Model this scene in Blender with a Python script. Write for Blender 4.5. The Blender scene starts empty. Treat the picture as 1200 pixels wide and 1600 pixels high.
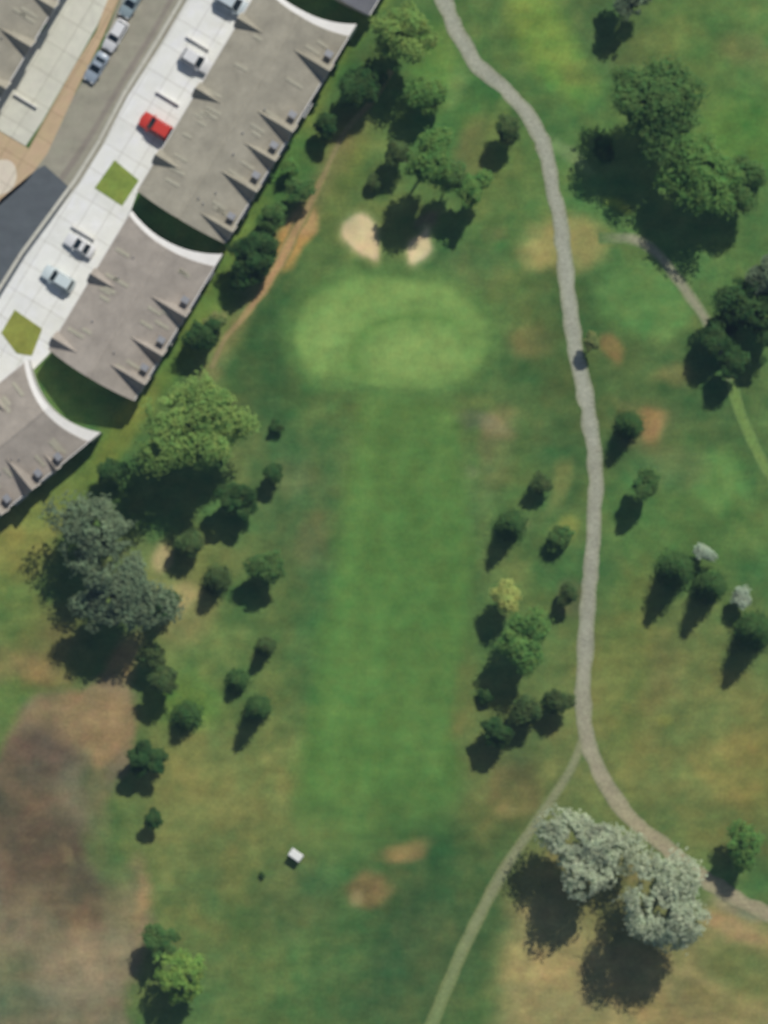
import bpy, math, random
import numpy as np
from mathutils import Vector, Matrix
from mathutils.geometry import delaunay_2d_cdt

random.seed(7); rng = np.random.default_rng(7)
C = bpy.context.scene
COL = C.collection
S = 0.1                       # metres per photograph pixel
CAMH = 600.0
HZ = 0.00007                  # haze density per metre
EL = math.radians(49)         # sun height
SD = Vector((0.46, 0.888, 0)).normalized()      # horizontal direction towards the sun
HAZ = (.003, .005, .0104)      # light the haze adds
KX = (0.92, 0.90, 0.90)       # light on level ground per unit albedo

def W(px, py, z=0.0):
    return ((px-600)*S*(CAMH-z)/CAMH, (800-py)*S*(CAMH-z)/CAMH)
def lin(c):
    c = c/255.0
    return c/12.92 if c <= 0.04045 else ((c+0.055)/1.055)**2.4
def alb(c):                   # surface colour that looks like c in full daylight
    return tuple(min(0.85, max(.004, lin(v)-h)/k) for v, k, h in zip(c, KX, HAZ))

# ------------------------------------------------------------------ materials
def newmat(name):
    m = bpy.data.materials.new(name); m.use_nodes = True
    nt = m.node_tree; b = nt.nodes['Principled BSDF']
    return m, nt, b
def paint(name, col, rough=0.6, spec=0.3, metal=0.0, var=0.06, scale=1.5, coat=0.0):
    m, nt, b = newmat(name)
    n = nt.nodes.new('ShaderNodeTexNoise'); n.inputs['Scale'].default_value = scale; n.inputs['Detail'].default_value = 6
    tc = nt.nodes.new('ShaderNodeTexCoord'); nt.links.new(tc.outputs['Object'], n.inputs['Vector'])
    mp = nt.nodes.new('ShaderNodeMapRange'); mp.inputs['To Min'].default_value = 1-var*2; mp.inputs['To Max'].default_value = 1+var*2
    nt.links.new(n.outputs['Fac'], mp.inputs['Value'])
    v = nt.nodes.new('ShaderNodeVectorMath'); v.operation = 'SCALE'; v.inputs[0].default_value = col[:3]
    nt.links.new(mp.outputs[0], v.inputs['Scale']); nt.links.new(v.outputs[0], b.inputs['Base Color'])
    b.inputs['Roughness'].default_value = rough; b.inputs['Specular IOR Level'].default_value = spec
    b.inputs['Metallic'].default_value = metal; b.inputs['Coat Weight'].default_value = coat
    return m
def ground_mat(name, fine=0.16, mid=0.14, rough=0.95, streak=0.10):
    m, nt, b = newmat(name)
    at = nt.nodes.new('ShaderNodeAttribute'); at.attribute_name = 'Col'
    geo = nt.nodes.new('ShaderNodeNewGeometry')
    def noise(scale, amt, detail=5, vec=None):
        n = nt.nodes.new('ShaderNodeTexNoise'); n.inputs['Scale'].default_value = scale
        n.inputs['Detail'].default_value = detail; n.inputs['Roughness'].default_value = 0.65
        nt.links.new(vec if vec else geo.outputs['Position'], n.inputs['Vector'])
        mp = nt.nodes.new('ShaderNodeMapRange')
        mp.inputs['From Min'].default_value = 0.25; mp.inputs['From Max'].default_value = 0.75
        mp.inputs['To Min'].default_value = 1-amt; mp.inputs['To Max'].default_value = 1+amt
        nt.links.new(n.outputs['Fac'], mp.inputs['Value']); return mp.outputs[0]
    rot = nt.nodes.new('ShaderNodeMapping'); rot.inputs['Rotation'].default_value = (0, 0, math.radians(-59))
    rot.inputs['Scale'].default_value = (0.25, 1.0, 1.0); nt.links.new(geo.outputs['Position'], rot.inputs['Vector'])
    a = noise(2.6, fine); c = noise(0.33, mid); d = noise(0.6, streak, 4, rot.outputs[0])
    m1 = nt.nodes.new('ShaderNodeMath'); m1.operation = 'MULTIPLY'; nt.links.new(a, m1.inputs[0]); nt.links.new(c, m1.inputs[1])
    m2 = nt.nodes.new('ShaderNodeMath'); m2.operation = 'MULTIPLY'; nt.links.new(m1.outputs[0], m2.inputs[0]); nt.links.new(d, m2.inputs[1])
    v = nt.nodes.new('ShaderNodeVectorMath'); v.operation = 'SCALE'
    nt.links.new(at.outputs['Color'], v.inputs[0]); nt.links.new(m2.outputs[0], v.inputs['Scale'])
    # patches of drier or lusher tint
    hs = nt.nodes.new('ShaderNodeHueSaturation'); nt.links.new(v.outputs[0], hs.inputs['Color'])
    hn = noise(0.5, 0.016, 4); h2 = nt.nodes.new('ShaderNodeMath'); h2.operation = 'SUBTRACT'; h2.inputs[1].default_value = 0.5
    nt.links.new(hn, h2.inputs[0]); nt.links.new(h2.outputs[0], hs.inputs['Hue'])
    nt.links.new(hs.outputs[0], b.inputs['Base Color'])
    b.inputs['Roughness'].default_value = rough; b.inputs['Specular IOR Level'].default_value = 0.1
    return m
def leaf_mat(name, col, var=0.35, trans=0.22, hue=0.03):
    m, nt, b = newmat(name)
    geo = nt.nodes.new('ShaderNodeNewGeometry')
    def noise(scale, lo, hi):
        n = nt.nodes.new('ShaderNodeTexNoise'); n.inputs['Scale'].default_value = scale; n.inputs['Detail'].default_value = 3
        nt.links.new(geo.outputs['Position'], n.inputs['Vector'])
        mp = nt.nodes.new('ShaderNodeMapRange'); mp.inputs['From Min'].default_value = .28; mp.inputs['From Max'].default_value = .72
        mp.inputs['To Min'].default_value = lo; mp.inputs['To Max'].default_value = hi
        nt.links.new(n.outputs['Fac'], mp.inputs['Value']); return mp.outputs[0]
    a = noise(0.55, 1-var, 1+var); c = noise(3.0, 1-var*.6, 1+var*.6)
    mm = nt.nodes.new('ShaderNodeMath'); mm.operation = 'MULTIPLY'; nt.links.new(a, mm.inputs[0]); nt.links.new(c, mm.inputs[1])
    v = nt.nodes.new('ShaderNodeVectorMath'); v.operation = 'SCALE'; v.inputs[0].default_value = col
    nt.links.new(mm.outputs[0], v.inputs['Scale'])
    hs = nt.nodes.new('ShaderNodeHueSaturation'); nt.links.new(v.outputs[0], hs.inputs['Color'])
    nt.links.new(noise(0.8, .5-hue, .5+hue), hs.inputs['Hue'])
    nt.links.new(hs.outputs[0], b.inputs['Base Color'])
    b.inputs['Roughness'].default_value = 0.8; b.inputs['Specular IOR Level'].default_value = 0.08
    tr = nt.nodes.new('ShaderNodeBsdfTranslucent'); nt.links.new(hs.outputs[0], tr.inputs['Color'])
    mx = nt.nodes.new('ShaderNodeMixShader'); mx.inputs[0].default_value = trans
    nt.links.new(b.outputs[0], mx.inputs[1]); nt.links.new(tr.outputs[0], mx.inputs[2])
    nt.links.new(mx.outputs[0], nt.nodes['Material Output'].inputs['Surface'])
    return m

# ------------------------------------------------------------------ object helpers
def tag(o, label=None, cat=None, group=None, kind=None):
    if label: o['label'] = label
    if cat: o['category'] = cat
    if group: o['group'] = group
    if kind: o['kind'] = kind
    return o
def mesh_obj(name, verts, faces, mat, parent=None, smooth=False):
    me = bpy.data.meshes.new(name); me.from_pydata([tuple(v) for v in verts], [], faces); me.update()
    if smooth: me.polygons.foreach_set('use_smooth', [True]*len(me.polygons))
    me.materials.append(mat)
    o = bpy.data.objects.new(name, me); COL.objects.link(o)
    if parent: o.parent = parent
    return o
def empty(name, x, y, z=0, rz=0):
    o = bpy.data.objects.new(name, None); COL.objects.link(o)
    o.location = (x, y, z); o.rotation_euler = (0, 0, rz); o.empty_display_size = 0.5
    return o
def box(V, F, x0, x1, y0, y1, z0, z1, tx=0, ty=0):
    n = len(V)
    V += [(x0, y0, z0), (x1, y0, z0), (x1, y1, z0), (x0, y1, z0), (x0+tx, y0+ty, z1), (x1-tx, y0+ty, z1), (x1-tx, y1-ty, z1), (x0+tx, y1-ty, z1)]
    F += [(n, n+3, n+2, n+1), (n+4, n+5, n+6, n+7), (n, n+1, n+5, n+4), (n+1, n+2, n+6, n+5), (n+2, n+3, n+7, n+6), (n+3, n, n+4, n+7)]
def part_box(name, mat, parent, *b, **k):
    V, F = [], []; box(V, F, *b, **k); return mesh_obj(name, V, F, mat, parent)
def tube(V, F, p0, p1, r0, r1, n=7):
    p0, p1 = Vector(p0), Vector(p1); d = (p1-p0).normalized()
    a = d.orthogonal().normalized(); b = d.cross(a); s = len(V)
    for p, r in ((p0, r0), (p1, r1)):
        for i in range(n):
            t = 2*math.pi*i/n; V.append(tuple(p + a*math.cos(t)*r + b*math.sin(t)*r))
    for i in range(n): F.append((s+i, s+(i+1) % n, s+n+(i+1) % n, s+n+i))
    F.append(tuple(s+n+i for i in range(n))); F.append(tuple(s+n-1-i for i in range(n)))
def prism(V, F, pts, z0, z1):
    n = len(V); k = len(pts)
    V += [(x, y, z0) for x, y in pts] + [(x, y, z1) for x, y in pts]
    F.append(tuple(n+k+i for i in range(k))); F.append(tuple(n+k-1-i for i in range(k)))
    for i in range(k): F.append((n+i, n+(i+1) % k, n+k+(i+1) % k, n+k+i))

# ------------------------------------------------------------------ noise and ground colour (pixel-sized plan coordinates, 0.1 m each)
_tab = rng.random((256, 256))
def vnoise(x, y):
    xi = np.floor(x).astype(int); yi = np.floor(y).astype(int); fx = x-xi; fy = y-yi
    fx = fx*fx*(3-2*fx); fy = fy*fy*(3-2*fy)
    g = lambda a, b: _tab[a & 255, b & 255]
    return (g(xi, yi)*(1-fx)+g(xi+1, yi)*fx)*(1-fy) + (g(xi, yi+1)*(1-fx)+g(xi+1, yi+1)*fx)*fy
def fbm(x, y, sc, oct=4, off=0):
    v = 0; a = 1; t = 0
    for i in range(oct):
        v = v + a*(vnoise(x/sc+off+i*17.3, y/sc+off*1.7+i*9.1)-.5); t += a; a *= .55; sc *= .5
    return v/t*2
def sdf_poly(x, y, P):
    P = np.array(P, float); d = np.full(x.shape, 1e9); ins = np.zeros(x.shape, bool)
    n = len(P)
    for i in range(n):
        ax, ay = P[i]; bx, by = P[(i+1) % n]; ex, ey = bx-ax, by-ay
        t = np.clip(((x-ax)*ex+(y-ay)*ey)/(ex*ex+ey*ey+1e-9), 0, 1)
        d = np.minimum(d, (x-ax-t*ex)**2+(y-ay-t*ey)**2)
        c = ((ay > y) != (by > y)) & (x < (bx-ax)*(y-ay)/((by-ay) if by != ay else 1e-9)+ax)
        ins ^= c
    d = np.sqrt(d); return np.where(ins, -d, d)
def sdf_line(x, y, P):
    d = np.full(x.shape, 1e9)
    for (ax, ay), (bx, by) in zip(P[:-1], P[1:]):
        ex, ey = bx-ax, by-ay
        t = np.clip(((x-ax)*ex+(y-ay)*ey)/(ex*ex+ey*ey+1e-9), 0, 1)
        d = np.minimum(d, (x-ax-t*ex)**2+(y-ay-t*ey)**2)
    return np.sqrt(d)
def sstep(a, b, v):
    t = np.clip((v-a)/(b-a), 0, 1); return t*t*(3-2*t)
def smooth_closed(P, k=6):
    n = len(P); out = []
    for i in range(n):
        p0, p1, p2, p3 = [np.array(P[(i+j-1) % n], float) for j in range(4)]
        for s in range(k):
            t = s/k
            out.append(tuple(.5*((2*p1)+(-p0+p2)*t+(2*p0-5*p1+4*p2-p3)*t*t+(-p0+3*p1-3*p2+p3)*t**3)))
    return out
def smooth_open(P, k=8):
    Q = [P[0]]+list(P)+[P[-1]]; out = []
    for i in range(len(P)-1):
        p0, p1, p2, p3 = [np.array(Q[i+j], float) for j in range(4)]
        for s in range(k):
            t = s/k
            out.append(tuple(.5*((2*p1)+(-p0+p2)*t+(2*p0-5*p1+4*p2-p3)*t*t+(-p0+3*p1-3*p2+p3)*t**3)))
    out.append(tuple(P[-1])); return out

FAIRWAY = smooth_closed([(560, 625), (545, 720), (530, 820), (510, 920), (492, 1020), (478, 1120), (462, 1220), (450, 1300), (500, 1330), (600, 1345), (690, 1310), (725, 1220), (728, 1120), (735, 1020), (742, 920), (738, 820), (725, 730), (722, 640), (640, 612)], 4)
GREEN = smooth_closed([(458, 545), (462, 495), (495, 455), (550, 428), (610, 432), (690, 445), (745, 475), (765, 520), (750, 570), (715, 600), (650, 612), (560, 600), (490, 580)], 5)
BUNK1 = smooth_closed([(540, 345), (562, 333), (585, 347), (592, 375), (590, 408), (570, 402), (545, 385), (533, 365)], 5)
BUNK2 = smooth_closed([(636, 385), (652, 368), (668, 355), (672, 372), (676, 392), (660, 408), (640, 412)], 5)
FIELD = smooth_closed([(-200, 1360), (-60, 1225), (0, 1160), (50, 1105), (110, 1066), (190, 1062), (215, 1130), (205, 1200), (170, 1260), (175, 1340), (235, 1350), (242, 1430), (215, 1500), (195, 1600), (180, 1760), (-200, 1760)], 5)
CART = smooth_open([(640, -160), (668, -70), (694, 0), (715, 52), (748, 102), (802, 152), (843, 210), (863, 290), (876, 360), (888, 450), (902, 560), (920, 650), (930, 740), (927, 850), (918, 950), (913, 1050), (914, 1130), (934, 1200), (976, 1268), (1040, 1325), (1100, 1372), (1160, 1410), (1230, 1440), (1340, 1490)])
BRANCH = smooth_open([(914, 1140), (895, 1195), (855, 1260), (800, 1340), (752, 1425), (712, 1510), (675, 1600), (610, 1760)])
EASTP = smooth_open([(935, 372), (990, 374), (1030, 400), (1065, 445), (1105, 505), (1135, 570), (1155, 640), (1180, 700), (1215, 755), (1300, 850)])
TRACK = smooth_open([(612, 110), (575, 165), (540, 205), (510, 265), (478, 330), (452, 380), (420, 440), (385, 490), (352, 530), (330, 575)])

def seg(P, col, w, soft, st=1.0): return ('L', P, col, w, soft, st)
def E(cx, cy, rx, ry, rot, col, st=1.0, soft=.45): return ('E', cx, cy, rx, ry, rot, col, st, soft)
def PG(P, col, soft, st=1.0): return ('P', P, col, soft, st)
LAYERS = [
 # broad tones of the rough
 E(1050, 200, 330, 330, 0, (92, 122, 70), .9), E(980, 60, 60, 120, -30, (84, 104, 66), .7), E(1130, 80, 130, 110, 20, (98, 124, 70), .7),
 E(1160, 80, 50, 26, 30, (124, 118, 76), .5), E(1180, 210, 90, 60, 0, (88, 128, 62), .6),
 E(1040, 1130, 200, 190, 10, (118, 124, 74), .95), E(1150, 1200, 80, 60, 0, (140, 130, 76), .7), E(1000, 1060, 60, 50, 0, (128, 124, 78), .6),
 E(1120, 1290, 120, 50, 25, (100, 112, 68), .7), E(980, 1000, 40, 160, 5, (104, 126, 70), .6),
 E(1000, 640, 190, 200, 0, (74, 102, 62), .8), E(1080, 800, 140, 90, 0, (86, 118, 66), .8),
 E(340, 1250, 150, 150, 0, (116, 124, 74), .85), E(290, 1290, 50, 110, 0, (140, 134, 80), .6), E(370, 1290, 40, 60, 0, (136, 132, 80), .6),
 E(330, 1440, 130, 170, 0, (98, 116, 70), .8), E(420, 1470, 60, 160, 0, (96, 114, 66), .6), E(300, 1090, 60, 50, 0, (92, 126, 62), .8),
 E(310, 1000, 110, 70, 0, (104, 120, 70), .8), E(285, 950, 50, 60, 20, (148, 140, 92), .7), E(210, 900, 70, 60, 20, (126, 132, 82), .8),
 E(330, 870, 70, 40, 0, (118, 124, 74), .7), E(255, 870, 14, 26, 15, (178, 156, 116), .8), E(280, 935, 34, 20, -20, (162, 150, 104), .7),
 E(190, 1050, 24, 60, 25, (158, 132, 92), .8), E(400, 1050, 60, 120, 10, (96, 116, 68), .7), E(460, 800, 60, 120, 0, (92, 110, 70), .6),
 E(490, 850, 26, 40, 10, (118, 112, 76), .5), E(400, 700, 50, 90, 0, (92, 112, 70), .7), E(455, 750, 30, 30, 0, (116, 124, 82), .5),
 E(420, 560, 60, 120, 10, (66, 94, 58), .8), E(560, 300, 90, 120, 20, (100, 118, 68), .7), E(530, 240, 36, 60, 30, (112, 128, 66), .6),
 E(700, 170, 90, 110, 15, (84, 118, 66), .8), E(680, 90, 40, 60, 0, (104, 136, 70), .7), E(740, 230, 24, 44, 25, (118, 118, 78), .7), E(780, 190, 12, 40, 20, (132, 146, 84), .6),
 E(715, 130, 20, 30, 20, (118, 142, 86), .5), E(790, 340, 70, 140, 0, (90, 116, 66), .7), E(745, 420, 50, 40, 20, (98, 112, 70), .5),
 E(860, 500, 60, 120, 0, (76, 100, 60), .7), E(830, 530, 34, 26, 0, (120, 118, 76), .6), E(780, 700, 26, 70, 8, (112, 114, 78), .7), E(775, 665, 30, 16, 30, (142, 134, 100), .6),
 E(745, 655, 40, 12, 15, (108, 116, 92), .5), E(735, 735, 10, 12, 0, (124, 138, 94), .5), E(800, 740, 40, 60, 0, (84, 112, 64), .5), E(875, 750, 16, 44, 20, (132, 138, 82), .7), E(815, 815, 18, 14, 0, (132, 138, 90), .6), E(885, 822, 20, 18, 0, (146, 150, 78), .6),
 E(860, 890, 40, 50, 0, (74, 106, 62), .7), E(890, 935, 22, 30, 0, (92, 96, 70), .7), E(830, 1200, 110, 110, 20, (98, 110, 68), .8), E(800, 1230, 40, 50, 0, (122, 112, 76), .6), E(850, 1205, 14, 20, 20, (136, 140, 84), .5),
 E(780, 1290, 26, 70, 25, (110, 116, 72), .6), E(790, 1270, 14, 14, 0, (140, 134, 88), .5), E(705, 1145, 16, 36, 22, (134, 120, 74), .7), E(730, 1080, 16, 70, 5, (102, 112, 66), .6),
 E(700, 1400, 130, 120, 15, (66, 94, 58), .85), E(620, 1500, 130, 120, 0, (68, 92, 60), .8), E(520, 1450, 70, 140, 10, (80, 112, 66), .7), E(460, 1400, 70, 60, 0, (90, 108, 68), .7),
 E(840, 1400, 50, 90, 20, (102, 110, 68), .7), E(820, 1480, 30, 60, 10, (136, 132, 82), .8), E(960, 1420, 150, 110, 30, (128, 124, 82), .8),
 PG([(800, 1420), (860, 1400), (960, 1480), (1060, 1500), (1120, 1400), (1180, 1420), (1260, 1480), (1260, 1700), (790, 1700), (775, 1540)], (146, 136, 92), 30, .95),
 E(1170, 1520, 80, 40, 20, (98, 116, 70), .8), E(1000, 1570, 60, 26, 20, (160, 138, 90), .6), E(880, 1540, 60, 40, 20, (158, 142, 96), .7), E(1140, 1450, 60, 16, 25, (168, 138, 100), .7), E(1160, 1420, 40, 14, 20, (150, 142, 120), .6), E(1130, 1570, 90, 14, 25, (120, 120, 78), .6),
 E(990, 1340, 60, 20, 35, (146, 138, 92), .5),
 # strip beside the houses
 PG([(575, 40), (610, 0), (640, -160), (590, -160), (545, 60), (340, 390), (215, 620), (150, 690), (0, 820), (-150, 900), (-150, 1010), (40, 900), (100, 820), (190, 720), (240, 640), (330, 490)], (108, 128, 66), 12, .9),
 E(20, 860, 120, 50, -45, (136, 132, 76), .8), E(70, 780, 90, 34, -42, (116, 130, 72), .7), E(185, 690, 60, 16, -55, (122, 130, 66), .7), E(30, 1030, 110, 60, -30, (124, 118, 76), .8), E(15, 1090, 40, 30, 0, (84, 120, 66), .8), E(60, 1050, 60, 20, 20, (146, 126, 86), .6),
 E(10, 960, 50, 60, 0, (108, 126, 70), .7), E(450, 255, 50, 60, 30, (84, 116, 64), .7), E(330, 510, 50, 60, 30, (98, 124, 66), .7),
 seg([(560, 190), (470, 340), (360, 520), (330, 575)], (128, 124, 84), 16, 18, .7),
 E(460, 378, 24, 48, 25, (196, 152, 92), .9, .3), E(470, 350, 22, 20, 25, (190, 158, 120), .6),
 # greens and tees
 PG([(780, -40), (830, -60), (900, 60), (930, 130), (900, 160), (850, 130), (800, 60)], (114, 146, 72), 22, .9), E(905, 110, 30, 22, 0, (112, 124, 70), .6),
 E(1008, 470, 72, 60, 20, (92, 130, 74), .95, .25), E(1125, 752, 46, 46, 0, (92, 132, 74), .95, .3), E(1050, 730, 50, 30, 0, (94, 120, 80), .5),
 # bare and worn spots
 E(880, 382, 66, 40, 0, (158, 146, 92), .9, .4), E(830, 400, 26, 24, 0, (170, 154, 96), .7), E(962, 325, 26, 8, 32, (142, 160, 74), .9), E(890, 245, 40, 10, 40, (128, 144, 96), .7),
 E(1018, 665, 24, 24, 45, (176, 132, 90), .95, .4), E(1010, 670, 44, 40, 0, (128, 118, 78), .5), E(955, 540, 24, 18, 30, (140, 116, 76), .8), E(1050, 585, 24, 20, 20, (122, 120, 76), .7), E(985, 640, 30, 10, 30, (118, 120, 76), .5),
 E(575, 1390, 28, 26, 0, (136, 116, 78), .9), E(560, 1400, 10, 12, 0, (150, 144, 104), .5), E(632, 1328, 34, 17, -15, (150, 126, 84), .95), E(1042, 1130, 12, 9, 0, (150, 152, 80), .6), E(740, 925, 10, 16, 0, (100, 112, 66), .4), E(770, 360, 20, 14, 0, (100, 108, 68), .5),
 E(670, 345, 12, 20, 30, (120, 108, 92), .6),
]
def ground_colour(x, y):
    """sRGB-like tones of the ground over the plan; returned as albedo"""
    shp = x.shape
    wx = x + 16*fbm(x, y, 70, 4, 3); wy = y + 16*fbm(x, y, 70, 4, 11)
    c = np.zeros(shp+(3,)); c[:] = (84, 112, 66)
    n = fbm(x, y, 160, 4, 5)[..., None]; c = c + n*np.array([12, 6, 4])
    def mix(col, m):
        nonlocal c
        c = c*(1-m[..., None]) + np.array(col, float)*m[..., None]
    for L in LAYERS:
        if L[0] == 'E':
            _, cx, cy, rx, ry, rot, col, st, soft = L; a = math.radians(rot); ca, sa = math.cos(a), math.sin(a)
            dx, dy = wx-cx, wy-cy; u = (dx*ca+dy*sa)/rx; v = (-dx*sa+dy*ca)/ry
            mix(col, st*(1-sstep(1-soft, 1+soft, np.hypot(u, v))))
        elif L[0] == 'P':
            _, P, col, soft, st = L; mix(col, st*(1-sstep(-soft, soft, sdf_poly(wx, wy, P))))
        else:
            _, P, col, w, soft, st = L; mix(col, st*(1-sstep(w-soft, w+soft, sdf_line(wx, wy, P))))
    # fairway and the apron round the green
    fw = 1-sstep(-26, 14, sdf_poly(x+22*fbm(x, y, 70, 4, 1), y+20*fbm(x, y, 70, 3, 71), FAIRWAY)); fw = fw*(1-.75*sstep(1190, 1330, y+40*fbm(x, y, 50, 3, 73)))
    fcol = np.array([88, 123, 66])+fbm(x, y, 110, 4, 8)[..., None]*np.array([12, 8, 6])
    c = c*(1-fw[..., None]*.95)+fcol*fw[..., None]*.95
    m = np.clip(fw*(sstep(.2, .9, 1-np.hypot((x-560)/90, (y-1020)/330)+.3)), 0, 1)*.5; mix((94, 132, 70), m)
    mix((96, 130, 68), fw*.45*np.exp(-((y-1230)/60)**2-((x-530)/90)**2))
    st_ = np.sin((x*.97+y*.12+10*fbm(x, y, 200, 2, 81))/9.0)*fw; c = c*(1+.022*st_[..., None])
    sg = sdf_poly(x+4*fbm(x, y, 40, 3, 2), y, GREEN)
    mix((94, 128, 72), .75*(1-sstep(0, 34, sg)))
    mix((118, 150, 84), .95*(1-sstep(-13, 7, sg+8*fbm(x, y, 50, 3, 77)))); mix((132, 160, 90), .6*np.exp(-((np.hypot((x-655)/175, (y-560)/118)-.92)/.13)**2)*sstep(60, -40, (x-600)*.6+(y-520)))
    ring = np.exp(-((np.hypot((x-650)/100, (y-545)/58)-1)/.09)**2)*(x+y < 1230)
    mix((134, 161, 92), .7*(1-sstep(.6, 1.1, np.hypot((x-650)/82, (y-556)/42))))
    mix((98, 134, 72), .95*np.exp(-((np.hypot((x-655)/104, (y-556)/62)-1)/.10)**2)*sstep(40, -10, (x-640)*.5+(y-530)))
    mix((136, 164, 96), .5*np.exp(-((x-510)/34)**2-((y-520)/34)**2))
    for B in (BUNK1, BUNK2):
        s = sdf_poly(x+3*fbm(x, y, 14, 3, 4), y+3*fbm(x, y, 14, 3, 6), B); mix((150, 158, 104), .6*(1-sstep(0, 12, s))); mix((206, 188, 148), 1-sstep(-5, 3, s))
        mix((214, 198, 150), .5*(1-sstep(-12, -4, s)))
    # bare field at the lower left
    f = 1-sstep(-14, 12, sdf_poly(x+22*fbm(x, y, 60, 4, 12), y+22*fbm(x, y, 60, 4, 13), FIELD))
    fc = np.zeros(shp+(3,)); fc[:] = (128, 120, 98)
    def fmix(cx, cy, rx, ry, rot, col, st):
        nonlocal fc
        a = math.radians(rot); dx, dy = wx+10*fbm(x, y, 40, 3, 21)-cx, wy-cy
        u = (dx*math.cos(a)+dy*math.sin(a))/rx; v = (-dx*math.sin(a)+dy*math.cos(a))/ry
        mm = (st*(1-sstep(.5, 1.3, np.hypot(u, v))))[..., None]; fc = fc*(1-mm)+np.array(col, float)*mm
    fmix(140, 1130, 110, 60, 0, (146, 126, 96), .9); fmix(60, 1180, 60, 50, 30, (98, 84, 76), .9); fmix(30, 1250, 70, 70, 0, (100, 90, 76), .9)
    fmix(80, 1330, 90, 70, 20, (96, 86, 74), .95); fmix(130, 1400, 60, 60, 30, (104, 94, 78), .9); fmix(200, 1400, 50, 60, 0, (134, 122, 92), .8)
    fmix(225, 1380, 16, 60, 5, (158, 134, 100), .8); fmix(10, 1370, 30, 40, 0, (128, 104, 88), .7); fmix(110, 1335, 10, 20, -20, (140, 124, 96), .7)
    fmix(150, 1240, 24, 90, 0, (112, 112, 80), .7); fmix(175, 1320, 40, 70, 0, (104, 118, 78), .95); fmix(20, 1540, 60, 60, 0, (102, 112, 86), .8)
    fmix(120, 1530, 90, 60, 0, (132, 124, 104), .7); fmix(30, 1440, 40, 30, 0, (124, 114, 96), .7); fmix(160, 1170, 20, 40, 20, (160, 134, 102), .7)
    fc = fc*np.array([1.0, 1.0, .96])
    c = c*(1-f[..., None])+fc*f[..., None]
    g = fbm(x, y, 26, 4, 31)[..., None]; c = c*(1+.09*g)
    dry = (1-.7*fw)[..., None]*(1-sstep(-30, -5, -sdf_poly(x, y, GREEN)))[..., None]
    c = c+dry*(fbm(wx, wy, 62, 4, 51)[..., None]*np.array([19, 7, 3])+fbm(x, y, 20, 3, 61)[..., None]*np.array([14, 6, 4]))
    grey = c.mean(-1, keepdims=True); c = c*(1+.10*dry*fbm(x+900, y, 95, 4, 63)[..., None]); c = c+np.array([.5, -.5, -1.5])
    far = sstep(0, 600, np.maximum(np.abs(x-600)-900, np.abs(y-800)-1000))[..., None]
    c = c*(1-far)+np.array([92, 114, 70])*far
    c = np.clip(c/255, 0, 1); l = np.where(c <= .04045, c/12.92, ((c+.055)/1.055)**2.4)
    return np.clip((l-np.array(HAZ))/np.array(KX), .004, .85)
def set_col(me, cols):
    at = me.color_attributes.new('Col', 'FLOAT_COLOR', 'POINT')
    a = np.ones((len(cols), 4)); a[:, :3] = cols; at.data.foreach_set('color', a.ravel())
def jitcol(c, n, amt=.03): return np.clip(np.array(alb(c))[None]*(1+rng.normal(0, amt, (n, 1))), 0, .85)

M_GR = ground_mat('grass_and_soil', fine=.34, mid=.18, streak=.15)
M_GREEN = ground_mat('mown_turf', fine=.24, mid=.13, streak=.12)
M_PATH = ground_mat('path_gravel', fine=.42, mid=.16, streak=.05)
M_SAND = ground_mat('bunker_sand', fine=.10, mid=.08, streak=.04)
M_CONC = ground_mat('slab_concrete', fine=.05, mid=.05, streak=.03)
def joints(m, w=4.5, h=3.2):
    nt = m.node_tree; b = nt.nodes['Principled BSDF']; src = b.inputs['Base Color'].links[0].from_socket
    geo = nt.nodes.new('ShaderNodeNewGeometry'); mp = nt.nodes.new('ShaderNodeMapping'); mp.inputs['Rotation'].default_value = (0, 0, -math.atan2(.857, .515))
    nt.links.new(geo.outputs['Position'], mp.inputs['Vector']); br = nt.nodes.new('ShaderNodeTexBrick'); br.offset = 0
    br.inputs['Scale'].default_value = 1; br.inputs['Brick Width'].default_value = w; br.inputs['Row Height'].default_value = h
    br.inputs['Mortar Size'].default_value = .05; br.inputs['Mortar Smooth'].default_value = 0
    br.inputs['Color1'].default_value = (1, 1, 1, 1); br.inputs['Color2'].default_value = (.93, .93, .92, 1); br.inputs['Mortar'].default_value = (.62, .6, .56, 1)
    nt.links.new(mp.outputs[0], br.inputs['Vector'])
    mx = nt.nodes.new('ShaderNodeMix'); mx.data_type = 'RGBA'; mx.blend_type = 'MULTIPLY'; mx.inputs[0].default_value = 1
    nt.links.new(src, mx.inputs[6]); nt.links.new(br.outputs['Color'], mx.inputs[7]); nt.links.new(mx.outputs[2], b.inputs['Base Color'])
joints(M_CONC)
M_ASPH = ground_mat('road_surface', fine=.08, mid=.08, streak=.10)

# one ground sheet, finely divided over the course, coarse out to the horizon
def axis(lo, hi, step):
    a = list(np.arange(lo, hi+step/2, step)); d = step; l = [lo]; h = [a[-1]]
    while d < 4500:
        d *= 1.7; l.append(l[-1]-d); h.append(h[-1]+d)
    return np.array(l[1:][::-1]+a+h[1:])
gx, gy = axis(-60, 1260, 5), axis(-60, 1660, 5)
X, Y = np.meshgrid(gx, gy); nx, ny = len(gx), len(gy)
cols = ground_colour(X, Y).reshape(-1, 3)
gv = np.stack([(X-600)*S, (800-Y)*S, np.zeros_like(X)], -1).reshape(-1, 3)
ii = np.arange((ny-1)*(nx-1)); r_, q_ = ii//(nx-1), ii % (nx-1); b0 = r_*nx+q_
gf = np.stack([b0+nx, b0+nx+1, b0+1, b0], -1)
g = mesh_obj('ground', gv.tolist(), gf.tolist(), M_GR); set_col(g.data, cols); tag(g, kind='structure')

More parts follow.
